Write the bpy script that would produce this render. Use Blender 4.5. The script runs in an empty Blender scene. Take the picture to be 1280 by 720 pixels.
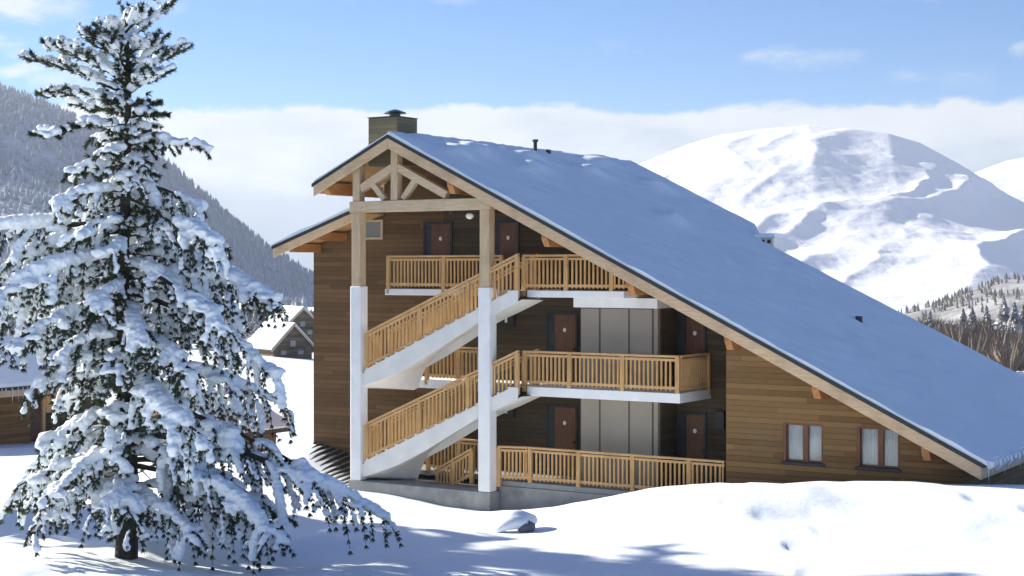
import bpy, bmesh, math, random
import numpy as np
from mathutils import Vector, Matrix, Euler

R = math.radians
scene = bpy.context.scene
COL = scene.collection

# ------------------------------------------------------------------ camera
EYE = 6.25
F = 1970.0
cam_d = bpy.data.cameras.new('camera')
cam = bpy.data.objects.new('camera', cam_d)
COL.objects.link(cam)
cam.location = (0, 0, EYE)
cam.rotation_euler = (R(90), 0, 0)
cam_d.sensor_width = 36
cam_d.lens = 36 * F / 1280
cam_d.shift_y = -25 / 1280
cam_d.clip_start = 0.5
cam_d.clip_end = 60000
scene.camera = cam

# ------------------------------------------------------------------ sun and sky
SUN_EL = R(22)
TO_SUN = Vector((-0.826, 0.563, 0)).normalized()
SUN_AZ = math.atan2(TO_SUN.x, TO_SUN.y)
sd = bpy.data.lights.new('sun', 'SUN')
sd.energy = 5.0
sd.angle = R(0.5)
sd.color = (1.0, 0.93, 0.82)
sun = bpy.data.objects.new('sun', sd)
COL.objects.link(sun)
v = Vector((TO_SUN.x * math.cos(SUN_EL), TO_SUN.y * math.cos(SUN_EL), math.sin(SUN_EL)))
sun.rotation_euler = v.to_track_quat('Z', 'Y').to_euler()
sun.location = (-60, 60, 60)

scene.view_settings.view_transform = 'Standard'
scene.view_settings.look = 'None'
scene.view_settings.gamma = 1
scene.view_settings.use_curve_mapping = False
scene.view_settings.exposure = 1.35


class NT:
    """small node-tree helper"""
    def __init__(self, tree):
        self.t = tree; self.n = tree.nodes; self.l = tree.links

    def new(self, typ, **kw):
        nd = self.n.new(typ)
        for k, val in kw.items():
            if k == 'ins':
                for kk, vv in val.items():
                    if isinstance(vv, bpy.types.NodeSocket):
                        self.l.new(vv, nd.inputs[kk])
                    else:
                        nd.inputs[kk].default_value = vv
            else:
                setattr(nd, k, val)
        return nd

    def math(self, op, a, b=0.0, c=0.0, clamp=False):
        nd = self.n.new('ShaderNodeMath'); nd.operation = op; nd.use_clamp = clamp
        for i, x in enumerate((a, b, c)):
            if isinstance(x, bpy.types.NodeSocket): self.l.new(x, nd.inputs[i])
            else: nd.inputs[i].default_value = x
        return nd.outputs[0]

    def maprange(self, x, a, b, c=0.0, d=1.0, smooth=True):
        nd = self.n.new('ShaderNodeMapRange')
        nd.interpolation_type = 'SMOOTHSTEP' if smooth else 'LINEAR'
        self.l.new(x, nd.inputs[0])
        for i, val in enumerate((a, b, c, d)):
            if isinstance(val, bpy.types.NodeSocket): self.l.new(val, nd.inputs[i + 1])
            else: nd.inputs[i + 1].default_value = val
        return nd.outputs[0]

    def mix(self, fac, a, b, blend='MIX'):
        nd = self.n.new('ShaderNodeMix'); nd.data_type = 'RGBA'; nd.blend_type = blend
        for s, x in ((nd.inputs[0], fac), (nd.inputs[6], a), (nd.inputs[7], b)):
            if isinstance(x, bpy.types.NodeSocket): self.l.new(x, s)
            else: s.default_value = x if not isinstance(x, tuple) or len(x) == 4 else (*x, 1)
        return nd.outputs[2]

    def noise(self, vec, scale, detail=3, rough=0.5, dist=0.0):
        nd = self.new('ShaderNodeTexNoise', ins={'Scale': scale, 'Detail': detail, 'Roughness': rough, 'Distortion': dist})
        if vec is not None: self.l.new(vec, nd.inputs['Vector'])
        return nd.outputs[0]

    def mapping(self, vec, scale=(1, 1, 1), loc=(0, 0, 0), rot=(0, 0, 0)):
        nd = self.new('ShaderNodeMapping', ins={'Scale': scale, 'Location': loc, 'Rotation': rot})
        self.l.new(vec, nd.inputs[0])
        return nd.outputs[0]


world = bpy.data.worlds.new('World')
scene.world = world
world.use_nodes = True
w = NT(world.node_tree)
w.n.clear()
sky = w.new('ShaderNodeTexSky', sky_type='NISHITA', sun_disc=False, sun_elevation=SUN_EL, sun_rotation=SUN_AZ,
            altitude=1800.0, air_density=1.0, dust_density=0.1, ozone_density=1.6)
tc = w.new('ShaderNodeTexCoord')
sep = w.new('ShaderNodeSeparateXYZ'); w.l.new(tc.outputs['Generated'], sep.inputs[0])
az = w.math('ARCTAN2', sep.outputs[0], sep.outputs[1])
el = w.math('ARCSINE', sep.outputs[2])
comb = w.new('ShaderNodeCombineXYZ'); w.l.new(az, comb.inputs[0]); w.l.new(el, comb.inputs[1])
p = comb.outputs[0]
# cloud bank low over the horizon, billowy upper edge
edge_n = w.noise(w.mapping(p, (1, 1.6, 1)), 14.0, 9, 0.68)
edge2 = w.noise(w.mapping(p, (1, .2, 1), (3.1, 0, 0)), 5.0, 2, 0.5)
edge = w.math('ADD', w.math('MULTIPLY', w.math('SUBTRACT', edge_n, 0.5), 0.035), w.math('MULTIPLY', w.math('SUBTRACT', edge2, 0.5), 0.028))
elev = w.math('ADD', el, edge)
bank = w.math('MULTIPLY', w.maprange(elev, 0.0955, 0.1015, 1.0, 0.0), w.maprange(w.math('ABSOLUTE', az), 0.6, 1.4, 1.0, 0.25))
# small scattered clouds higher up
cn = w.noise(w.mapping(p, (1, 2.4, 1), (7.65, 0.2, 0)), 7.0, 7, 0.62, 0.25)
wisps = w.math('MULTIPLY', w.maprange(cn, 0.60, 0.74, 0.0, 0.75), w.maprange(el, 0.10, 0.13, 0.0, 1.0))
left = w.maprange(az, -0.20, -0.31, 0.0, 1.0)
cn2 = w.noise(w.mapping(p, (1, 2.2, 1), (1.3, 0.4, 0)), 11.0, 6, 0.6, 0.2)
puffs = w.math('MULTIPLY', w.math('MULTIPLY', w.maprange(cn2, 0.46, 0.60, 0.0, 0.9), left), w.maprange(el, 0.10, 0.12, 0.0, 1.0))
spots_ = None
for (a0, e0, wa, we, amp) in ((.182, .130, .045, .009, .8), (.315, .130, .012, .007, .7), (-.218, .162, .018, .010, .5), (-.30, .158, .05, .016, .7), (-.035, .168, .02, .004, .3)):
    dx = w.math('DIVIDE', w.math('SUBTRACT', az, a0), wa); dy = w.math('DIVIDE', w.math('SUBTRACT', el, e0), we)
    g_ = w.math('SUBTRACT', 1.0, w.math('ADD', w.math('MULTIPLY', dx, dx), w.math('MULTIPLY', dy, dy)))
    g_ = w.math('ADD', g_, w.math('MULTIPLY', w.math('SUBTRACT', w.noise(w.mapping(p, (1, 2.0, 1), (a0 * 9, 0, 0)), 26.0, 6, .65), .5), 3.2))
    g_ = w.maprange(g_, 0.1, 1.5, 0.0, amp)
    spots_ = g_ if spots_ is None else w.math('MAXIMUM', spots_, g_)
dens = w.math('MAXIMUM', w.math('MAXIMUM', bank, spots_), w.math('MAXIMUM', wisps, puffs))
# tone inside the clouds
tone = w.noise(w.mapping(p, (1, 3.0, 1), (0.4, 0, 0)), 9.0, 5, 0.6)
tone2 = w.maprange(w.math('ADD', el, w.math('MULTIPLY', w.math('SUBTRACT', tone, 0.5), 0.17)), 0.025, 0.108, 0.0, 1.0)
cloudcol = w.mix(tone2, (1.65, 2.2, 2.9, 1), (3.75, 3.95, 4.15, 1))
skyt = w.mix(1.0, sky.outputs[0], (0.16, 0.40, 0.66, 1), 'MULTIPLY')
skyt = w.mix(w.maprange(el, 0.17, 0.9, 0.0, 1.0), skyt, w.mix(1.0, skyt, (0.20, 0.68, 1.0, 1), 'MULTIPLY'))
hi = w.maprange(el, 0.09, 0.6, 1.0, 1.0)
skycol = w.mix(dens, skyt, cloudcol)
bg = w.new('ShaderNodeBackground', ins={'Strength': 0.082})
w.l.new(skycol, bg.inputs[0])
wo = w.new('ShaderNodeOutputWorld'); w.l.new(bg.outputs[0], wo.inputs[0])


# ------------------------------------------------------------------ materials
def mat_new(name, rough=0.7, spec=0.5):
    m = bpy.data.materials.new(name); m.use_nodes = True
    t = NT(m.node_tree); b = m.node_tree.nodes['Principled BSDF']
    b.inputs['Roughness'].default_value = rough
    b.inputs['Specular IOR Level'].default_value = spec
    return m, t, b


def objco(t):
    return t.new('ShaderNodeTexCoord').outputs['Object']


def add_bump(t, b, h, strength=0.5, dist=0.02):
    bp = t.new('ShaderNodeBump', ins={'Strength': strength, 'Distance': dist, 'Height': h})
    t.l.new(bp.outputs[0], b.inputs['Normal'])


def m_plain(name, col, var=0.25, scale=6.0, rough=0.7, bump=0.2, bdist=0.01, spec=0.4, metal=0.0):
    m, t, b = mat_new(name, rough, spec)
    c = objco(t)
    n = t.noise(c, scale, 5, 0.6)
    f = t.maprange(n, 0.3, 0.7, 1 - var, 1 + var, smooth=False)
    rgb = t.new('ShaderNodeCombineColor', ins={0: t.math('MULTIPLY', f, col[0]), 1: t.math('MULTIPLY', f, col[1]), 2: t.math('MULTIPLY', f, col[2])})
    t.l.new(rgb.outputs[0], b.inputs['Base Color'])
    b.inputs['Metallic'].default_value = metal
    if bump: add_bump(t, b, t.noise(c, scale * 5, 4, 0.6), bump, bdist)
    return m


def m_cladding(name, c1, c2, plank=0.16, grey=(.2, .17, .13)):
    """horizontal boards: tone per board, long grain, dark joints, weather streaks"""
    m, t, b = mat_new(name, 0.8, 0.25)
    c = objco(t)
    s = t.new('ShaderNodeSeparateXYZ'); t.l.new(c, s.inputs[0])
    zz = t.math('DIVIDE', s.outputs[2], plank)
    idx = t.math('FLOOR', zz)
    fr = t.math('FRACT', zz)
    ln = t.math('ADD', s.outputs[0], s.outputs[1])
    bl = t.math('FLOOR', t.math('ADD', t.math('DIVIDE', ln, 3.1), t.math('MULTIPLY', idx, 0.37)))
    cv = t.new('ShaderNodeCombineXYZ'); t.l.new(idx, cv.inputs[0]); t.l.new(bl, cv.inputs[1])
    wn = t.new('ShaderNodeTexWhiteNoise', noise_dimensions='2D'); t.l.new(cv.outputs[0], wn.inputs['Vector'])
    grain = t.noise(t.mapping(c, (1.3, 1.3, 22)), 2.2, 6, 0.65)
    blotch = t.noise(t.mapping(c, (1, 1, 2.5)), 0.8, 4, 0.6)
    f = t.math('ADD', t.math('MULTIPLY', wn.outputs[0], 0.55), t.math('MULTIPLY', grain, 0.5))
    col = t.mix(t.maprange(f, 0.2, 0.9, 0, 1, False), c1, c2)
    col = t.mix(t.maprange(blotch, 0.5, 0.75, 0, 0.6), col, grey)
    joint = t.maprange(fr, 0.0, 0.09, 0.25, 1.0)
    col = t.mix(1.0, col, t.new('ShaderNodeCombineColor', ins={0: joint, 1: joint, 2: joint}).outputs[0], 'MULTIPLY')
    t.l.new(col, b.inputs['Base Color'])
    hgt = t.math('ADD', t.math('MULTIPLY', t.maprange(fr, 0.0, 0.12, 0, 1), 1.0), t.math('MULTIPLY', grain, 0.25))
    add_bump(t, b, hgt, 0.7, 0.02)
    return m


def m_timber(name, c1, c2, axis=0, rough=0.75):
    m, t, b = mat_new(name, rough, 0.3)
    c = objco(t)
    sc = [9, 9, 9]; sc[axis] = 0.7
    g = t.noise(t.mapping(c, tuple(sc)), 3.0, 6, 0.6, 0.4)
    bl = t.noise(c, 1.3, 4, 0.6)
    col = t.mix(t.maprange(g, 0.3, 0.7, 0, 1, False), c1, c2)
    col = t.mix(t.maprange(bl, 0.45, 0.8, 0, 0.45), col, tuple(x * 0.55 for x in c1))
    t.l.new(col, b.inputs['Base Color'])
    add_bump(t, b, g, 0.35, 0.008)
    return m


def m_snow(name, tint=(0.86, 0.88, 0.91), s1=0.6, s2=6.0, d1=0.10, rough=0.65):
    m, t, b = mat_new(name, rough, 0.25)
    c = objco(t)
    n = t.noise(c, s1, 5, 0.55)
    f = t.mix(t.maprange(n, 0.3, 0.7, 0, 1, False), tuple(x * 0.96 for x in tint), tint)
    t.l.new(f, b.inputs['Base Color'])
    h = t.math('ADD', t.math('MULTIPLY', t.noise(c, s2, 6, 0.6), 0.5), n)
    add_bump(t, b, h, 0.35, d1)
    return m


M = {}
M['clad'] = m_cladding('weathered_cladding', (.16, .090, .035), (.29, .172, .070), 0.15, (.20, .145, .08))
M['clad_dark'] = m_cladding('shaded_cladding', (.058, .043, .027), (.098, .073, .044), 0.15, (.08, .068, .05))  # recessed walls: their shade is put into the board colour
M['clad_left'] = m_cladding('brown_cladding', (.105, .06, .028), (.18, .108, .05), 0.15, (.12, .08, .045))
M['chim_clad'] = m_cladding('chimney_boards', (.12, .10, .06), (.19, .16, .10), 0.13, (.14, .125, .09))
M['clad_far'] = m_cladding('village_cladding', (.10, .07, .045), (.22, .15, .09), 0.3, (.18, .15, .12))
M['beam'] = m_timber('pale_beam_timber', (.51, .39, .24), (.72, .57, .38), 0)
M['post'] = m_timber('pale_post_timber', (.49, .36, .21), (.70, .54, .35), 2)
M['fascia'] = m_timber('verge_timber', (.53, .36, .21), (.76, .56, .35), 0)
M['purlin'] = m_timber('orange_purlin_timber', (.34, .15, .055), (.55, .27, .10), 1)
M['rail'] = m_timber('golden_rail_timber', (.51, .30, .13), (.74, .47, .22), 0)
M['bal'] = m_timber('golden_slat_timber', (.47, .265, .10), (.71, .45, .20), 2)
M['soffit'] = m_timber('soffit_boards', (.40, .23, .10), (.58, .36, .17), 1)
M['door'] = m_timber('brown_red_door', (.12, .055, .03), (.20, .095, .055), 2, 0.5)
M['frame'] = m_timber('window_frame_timber', (.15, .062, .032), (.25, .11, .06), 2, 0.5)
M['dark'] = m_plain('dark_sheet', (.03, .032, .035), 0.3, 4, 0.5, 0.2)
M['metal'] = m_plain('dark_metal', (.07, .075, .075), 0.3, 6, 0.4, 0.1, metal=0.7)
M['concrete'] = m_plain('grey_concrete', (.30, .30, .29), 0.28, 1.6, 0.9, 0.5, 0.015)
M['white'] = m_plain('white_paint', (.84, .84, .83), 0.07, 2.0, 0.7, 0.25, 0.006)
M['flight'] = m_plain('painted_concrete', (.76, .745, .71), 0.10, 1.2, 0.8, 0.35, 0.01)
M['closet'] = m_plain('beige_panel', (.31, .27, .215), 0.05, 1.5, 0.55, 0.1, 0.003)
M['closet_trim'] = m_plain('closet_trim', (.12, .10, .085), 0.05, 1.5, 0.5, 0.1, 0.003)
M['plaque'] = m_plain('white_plaque', (.8, .8, .78), 0.03, 5, 0.5, 0)
M['curtain'] = m_plain('white_curtain', (.86, .87, .87), 0.06, 5, 0.9, 0.6, 0.02)
M['bark'] = m_plain('bark', (.036, .030, .026), 0.5, 7, 0.95, 0.9, 0.03)
M['rock'] = m_plain('rock', (.14, .14, .145), 0.4, 3, 0.9, 0.7, 0.05)
M['snow'] = m_snow('snow', (.82, .88, .92), 0.5, 7.0, 0.06)
M['roofsnow'] = m_snow('roof_snow', (.80, .87, .91), 0.45, 3.0, 0.05)
M['treesnow'] = m_snow('tree_snow', (.82, .87, .90), 3.0, 14.0, 0.04)
m, t, b = mat_new('window_glass', 0.08, 0.6); b.inputs['Base Color'].default_value = (.22, .25, .25, 1); M['glass'] = m
m, t, b = mat_new('clear_pane', 0.05, 0.5); b.inputs['Transmission Weight'].default_value = 1.0; b.inputs['IOR'].default_value = 1.45
b.inputs['Base Color'].default_value = (.93, .96, .95, 1); M['pane'] = m
m, t, b = mat_new('lamp_glass', 0.3, 0.5); b.inputs['Base Color'].default_value = (.78, .76, .68, 1); M['globe'] = m
m, t, b = mat_new('icicle_ice', 0.1, 0.5); b.inputs['Base Color'].default_value = (.85, .9, .95, 1); b.inputs['Transmission Weight'].default_value = .6; M['ice'] = m


def m_needles(name, c1, c2):
    m, t, b = mat_new(name, 0.7, 0.3)
    c = objco(t)
    n = t.noise(c, 3.0, 3, 0.6)
    t.l.new(t.mix(t.maprange(n, 0.35, 0.65, 0, 1), c1, c2), b.inputs['Base Color'])
    return m


M['needles'] = m_needles('pine_needles', (.028, .04, .022), (.07, .085, .045))


def m_snowtop(name, dark1, dark2, lo, hi_, nscale=0.4, snow=(.8, .82, .85)):
    """vegetation dusted with snow where its faces look up"""
    m, t, b = mat_new(name, 0.9, 0.1)
    g = t.new('ShaderNodeNewGeometry')
    s = t.new('ShaderNodeSeparateXYZ'); t.l.new(g.outputs['Normal'], s.inputs[0])
    c = objco(t)
    n = t.noise(c, nscale, 5, 0.65)
    n2 = t.noise(c, nscale * 5, 4, 0.6)
    up = t.math('ADD', s.outputs[2], t.math('MULTIPLY', t.math('SUBTRACT', n2, 0.5), 1.3))
    up = t.math('ADD', up, t.math('MULTIPLY', t.math('SUBTRACT', n, 0.5), 0.8))
    col = t.mix(n2, dark1, dark2)
    t.l.new(t.mix(t.maprange(up, lo, hi_, 0, 1), col, snow), b.inputs['Base Color'])
    return m


M['frosted'] = m_snowtop('frosted_conifer', (.07, .072, .062), (.17, .155, .13), 0.30, 0.8, 0.5)
M['frosted_pale'] = m_snowtop('snow_loaded_conifer', (.07, .075, .075), (.16, .16, .16), 0.1, 0.55, 0.5)
M['hazed_hill'] = m_snowtop('frosted_hazed_hill_trees', (.30, .33, .36), (.38, .41, .44), 0.1, 0.9, 0.05, (.52, .56, .60))  # snow-dusted trees, paled and blued in colour to imitate haze
M['brush'] = m_snowtop('bare_brushwood', (.13, .10, .08), (.26, .21, .17), 0.45, 0.95, 0.5, (.7, .7, .72))


# ------------------------------------------------------------------ mesh helpers
class MB:
    def __init__(self):
        self.v = []; self.f = []

    def add(self, vs, fs):
        o = len(self.v); self.v += [tuple(p) for p in vs]; self.f += [tuple(i + o for i in f) for f in fs]
        return self

    def box(self, x0, x1, y0, y1, z0, z1):
        return self.add([(x0, y0, z0), (x1, y0, z0), (x1, y1, z0), (x0, y1, z0), (x0, y0, z1), (x1, y0, z1), (x1, y1, z1), (x0, y1, z1)],
                        [(0, 3, 2, 1), (4, 5, 6, 7), (0, 1, 5, 4), (1, 2, 6, 5), (2, 3, 7, 6), (3, 0, 4, 7)])

    def prism(self, pts, y0, y1):
        """polygon in x-z (counter-clockwise seen from -y) extruded from y0 to y1"""
        n = len(pts)
        vs = [(x, y0, z) for x, z in pts] + [(x, y1, z) for x, z in pts]
        fs = [tuple(range(n)), tuple(range(2 * n - 1, n - 1, -1))]
        fs += [(i, i + n, (i + 1) % n + n, (i + 1) % n) for i in range(n)]
        return self.add(vs, fs)

    def beam(self, a, b, w, h, up=(0, 0, 1)):
        """square bar from a to b; w across, h along 'up'"""
        a = Vector(a); b = Vector(b); d = (b - a).normalized(); u = Vector(up)
        sdir = d.cross(u)
        if sdir.length < 1e-5: sdir = Vector((1, 0, 0))
        sdir.normalize(); u = sdir.cross(d).normalized()
        vs = []
        for p in (a, b):
            for sx, sy in ((-1, -1), (1, -1), (1, 1), (-1, 1)):
                vs.append(p + sdir * (sx * w / 2) + u * (sy * h / 2))
        return self.add(vs, [(0, 3, 2, 1), (4, 5, 6, 7), (0, 1, 5, 4), (1, 2, 6, 5), (2, 3, 7, 6), (3, 0, 4, 7)])

    def tube(self, pts, rad, seg=8):
        pts = [Vector(p) for p in pts]
        if not hasattr(rad, '__len__'): rad = [rad] * len(pts)
        vs = []; fs = []
        for i, p in enumerate(pts):
            d = (pts[min(i + 1, len(pts) - 1)] - pts[max(i - 1, 0)]).normalized()
            a = d.cross(Vector((0.31, 0.17, 0.93)))
            if a.length < 1e-3: a = d.cross(Vector((1, 0, 0)))
            a.normalize(); c = d.cross(a)
            for k in range(seg):
                t_ = 2 * math.pi * k / seg
                vs.append(p + (a * math.cos(t_) + c * math.sin(t_)) * rad[i])
        for i in range(len(pts) - 1):
            for k in range(seg):
                k2 = (k + 1) % seg
                fs.append((i * seg + k, i * seg + k2, (i + 1) * seg + k2, (i + 1) * seg + k))
        fs.append(tuple(range(seg - 1, -1, -1))); o = (len(pts) - 1) * seg
        fs.append(tuple(range(o, o + seg)))
        return self.add(vs, fs)

    def build(self, name, mat, parent=None, bevel=0.0, smooth=False):
        me = bpy.data.meshes.new(name)
        me.from_pydata(self.v, [], self.f); me.update()
        bm = bmesh.new(); bm.from_mesh(me); bmesh.ops.recalc_face_normals(bm, faces=bm.faces); bm.to_mesh(me); bm.free()
        ob = bpy.data.objects.new(name, me); COL.objects.link(ob)
        me.materials.append(mat)
        if parent: ob.parent = parent
        if bevel:
            md = ob.modifiers.new('bevel', 'BEVEL'); md.width = bevel; md.segments = 2; md.limit_method = 'ANGLE'
        if smooth: me.polygons.foreach_set('use_smooth', [True] * len(me.polygons))
        return ob


def np_mesh(name, verts, faces, mat, parent=None, smooth=True):
    """verts (n,3) array, faces (m,k) array"""
    me = bpy.data.meshes.new(name)
    verts = np.asarray(verts, dtype=np.float32); faces = np.asarray(faces, dtype=np.int32)
    k = faces.shape[1]
    me.vertices.add(len(verts)); me.vertices.foreach_set('co', verts.ravel())
    me.loops.add(faces.size); me.loops.foreach_set('vertex_index', faces.ravel())
    me.polygons.add(len(faces))
    me.polygons.foreach_set('loop_start', np.arange(0, faces.size, k, dtype=np.int32))
    me.polygons.foreach_set('use_smooth', np.full(len(faces), smooth))
    me.update(calc_edges=True); me.validate()
    ob = bpy.data.objects.new(name, me); COL.objects.link(ob); me.materials.append(mat)
    if parent: ob.parent = parent
    return ob


def thing(name, label, cat, loc=(0, 0, 0), rz=0.0, group=None):
    o = bpy.data.objects.new(name, None); COL.objects.link(o)
    o.location = loc; o.rotation_euler = (0, 0, rz); o['label'] = label; o['category'] = cat
    if group: o['group'] = group
    return o


def copy_tree(o, parent=None):
    kids = list(o.children)
    c = o.copy(); COL.objects.link(c); c.parent = parent
    for k in kids: copy_tree(k, c)
    return c


# value noise
def _hash(ix, iy, seed):
    h = (ix * 374761393 + iy * 668265263 + seed * 1442695041) & 0xFFFFFFFF
    h = ((h ^ (h >> 13)) * 1274126177) & 0xFFFFFFFF
    return ((h ^ (h >> 16)) & 0xFFFF) / 65535.0


def vnoise(x, y, seed=0):
    x = np.asarray(x, float); y = np.asarray(y, float)
    ix = np.floor(x).astype(np.int64); iy = np.floor(y).astype(np.int64)
    fx = x - ix; fy = y - iy
    fx = fx * fx * fx * (fx * (fx * 6 - 15) + 10); fy = fy * fy * fy * (fy * (fy * 6 - 15) + 10)
    a = _hash(ix, iy, seed); b_ = _hash(ix + 1, iy, seed); c = _hash(ix, iy + 1, seed); d = _hash(ix + 1, iy + 1, seed)
    return (a + (b_ - a) * fx + (c - a) * fy + (a - b_ - c + d) * fx * fy) * 2 - 1


def fbm(x, y, seed=0, oct_=5, gain=0.5):
    t_ = 0; a = 1.0; s = 0
    for i in range(oct_):
        t_ = t_ + a * vnoise(x * 2 ** i + 17.3 * i, y * 2 ** i - 9.1 * i, seed + i); s += a; a *= gain
    return t_ / s


def sstep(x, a, b):
    t_ = np.clip((x - a) / (b - a), 0, 1); return t_ * t_ * (3 - 2 * t_)


# ------------------------------------------------------------------ terrain
BY = [-8000, -10, 0, 10, 20, 28, 32, 36, 42, 47, 60, 70, 80, 150, 260, 600, 1500, 2600, 9000]
BZ = [300, 5.2, 4.6, 3.3, 1.75, .70, .50, .28, -.18, -.55, -.95, -1.5, -2.3, -5.5, -8.5, -20, -45, -75, -260]


def ground(x, y):
    x = np.asarray(x, float); y = np.asarray(y, float)
    z = np.interp(y, BY, BZ)
    # rolling snow mounds to the right in front of the low wing
    z = z + 0.98 * np.exp(-((y - 38.5 + .12 * x) / 5.2) ** 2) * sstep(x, -.4, 5.2)
    z = z + 0.11 * vnoise(x / 1.5 + .8, y / 3.0, 5) * sstep(x, 2, 5) * np.exp(-((y - 38) / 6) ** 2)
    # bank against the left end of the building
    z = z + 1.12 * np.exp(-(((x + 6.6) / 3.0) ** 2 + ((y - 53.2) / 2.6) ** 2))
    # hollow scooped along the plinth
    z = z - .34 * np.exp(-(((x + .5) / 3.6) ** 2 + ((y - 45.8) / 2.6) ** 2))
    # drift hiding the foot of the pine
    z = z + .30 * np.exp(-(((x + 7.9) / 2.3) ** 2 + ((y - 28.0) / 1.3) ** 2))
    # drifts and dimples
    near = np.exp(-(y / 90.0) ** 2)
    z = z + 0.10 * near * fbm(x / 4.5, y / 4.5, 11, 4) + 0.035 * near * fbm(x / .9, y / .9, 31, 3)
    z = z + 0.16 * near * sstep(-x, -6, 4) * fbm(x / 2.6, y / 3.2, 41, 3) * sstep(y, 26, 31) * (1 - sstep(y, 40, 44))
    z = z - .07 * sstep(vnoise(x / .8 + 3, y / 1.3, 77), .55, .9) * sstep(x, 0, 3) * near
    z = z + .21 * near * sstep(-x, 1, 5) * (1 - sstep(y, 42, 46)) * fbm(x / 1.7, y / 2.4, 88, 4)
    far = sstep(y, 70, 200)
    z = z + far * 2.2 * fbm(x / 70, y / 70, 21, 4)
    return z


r1 = np.concatenate([np.geomspace(2.5, 20, 28)[:-1], np.arange(20, 60, 0.26), np.geomspace(60, 9000, 190)])
a1 = np.concatenate([np.linspace(-180, -30, 50)[:-1], np.linspace(-30, 30, 460), np.linspace(30, 180, 50)[1:]])
RR, AA = np.meshgrid(r1, np.radians(a1), indexing='ij')
GX = RR * np.sin(AA); GY = RR * np.cos(AA)
GZ = ground(GX, GY)
nr, na = GX.shape
idx = np.arange(nr * na).reshape(nr, na)
faces = np.stack([idx[:-1, :-1], idx[:-1, 1:], idx[1:, 1:], idx[1:, :-1]], -1).reshape(-1, 4)[:, ::-1]
gv = np.stack([GX, GY, GZ], -1).reshape(-1, 3)
ctr = len(gv)
gv = np.vstack([gv, [[0, 0, float(ground(0, 0))]]])
g = np_mesh('snow_ground', gv, faces, M['snow'])
g['kind'] = 'structure'


# ------------------------------------------------------------------ mountains
def mountain(name, us, vs_, d0, d1, z0, rough_fn, mat, nu=360, nt=160, u0=None, u1=None, back=0.35, even=False):
    """height field standing between d0 and d1 metres away; skyline given as picture heights"""
    u = np.linspace(u0 or us[0], u1 or us[-1], nu)
    t_ = np.linspace(0, 1 + back, nt)
    U, T = np.meshgrid(u, t_, indexing='ij')
    Y = d0 + (d1 - d0) * T
    X = (U - 640) / F * d1 * (0.55 + 0.45 * T)
    ridge = EYE + (335 - np.interp(U, us, vs_)) / F * d1
    prof = np.where(T < 1, np.maximum(sstep(T, -.04, 1.1), .62 * np.clip(T, 0, 1)) * 1.02, 1.0 - (T - 1) * 1.4)
    if even: ridge = ridge + (ridge.mean() * .9 - ridge) * (1 - np.clip(T, 0, 1) ** 1.6)
    Z = z0 + (ridge - z0) * np.clip(prof, 0, 1.0)
    Z = Z + rough_fn(X, Y, T)
    ii = np.arange(nu * nt).reshape(nu, nt)
    fs = np.stack([ii[:-1, :-1], ii[1:, :-1], ii[1:, 1:], ii[:-1, 1:]], -1).reshape(-1, 4)
    ob = np_mesh(name, np.stack([X, Y, Z], -1).reshape(-1, 3), fs, mat)
    ob['kind'] = 'structure'
    return ob, (X, Y, Z)


def m_mountain(name, rockc, lo, hi_, nscale, amt=1.0, snow=(.84, .86, .89)):
    m, t, b = mat_new(name, 0.9, 0.05)
    gm = t.new('ShaderNodeNewGeometry')
    s = t.new('ShaderNodeSeparateXYZ'); t.l.new(gm.outputs['Normal'], s.inputs[0])
    c = objco(t)
    n = t.noise(c, nscale, 7, 0.68)
    k = t.math('ADD', s.outputs[2], t.math('MULTIPLY', t.math('SUBTRACT', n, 0.5), amt))
    t.l.new(t.mix(t.maprange(k, lo, hi_, 0, 1), rockc, snow), b.inputs['Base Color'])
    add_bump(t, b, t.noise(c, nscale * 2, 6, 0.6), 0.5, 8.0)
    return m


M['peak'] = m_mountain('peak_snow', (.36, .38, .42), 0.50, 0.66, 0.012, 0.30)
M['hillwood'] = m_mountain('wooded_hill_snow', (.32, .35, .38), 0.70, 1.1, 0.02, 0.9, (.58, .61, .65))  # wood and snow tones drawn together, distance haze mixed into both
M['foothill'] = m_mountain('foothill_snow', (.20, .20, .20), 0.80, 1.25, 0.02, 0.9, (.50, .51, .53))


def peak_rough(X, Y, T):
    # gullies running down towards the lower left, wide bowls between
    gx = (X - 0.48 * Y)
    g1 = 1 - np.abs(vnoise(gx / 330 + .45 * fbm(X / 500, Y / 500, 3, 3), Y / 1500, 51)) * 2
    g2 = 1 - np.abs(vnoise(gx / 120 + .4 * fbm(X / 200, Y / 200, 8, 3), Y / 500, 61)) * 2
    b_ = fbm(X / 420, Y / 420, 71, 5)
    s = np.sin(np.clip(T, 0, 1) * math.pi) ** 0.7 * sstep(T, -.05, .45)
    return s * (29 * g1 + 9 * g2 + 4 * fbm(X / 60, Y / 90, 77, 4) + 26 * b_)


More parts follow.
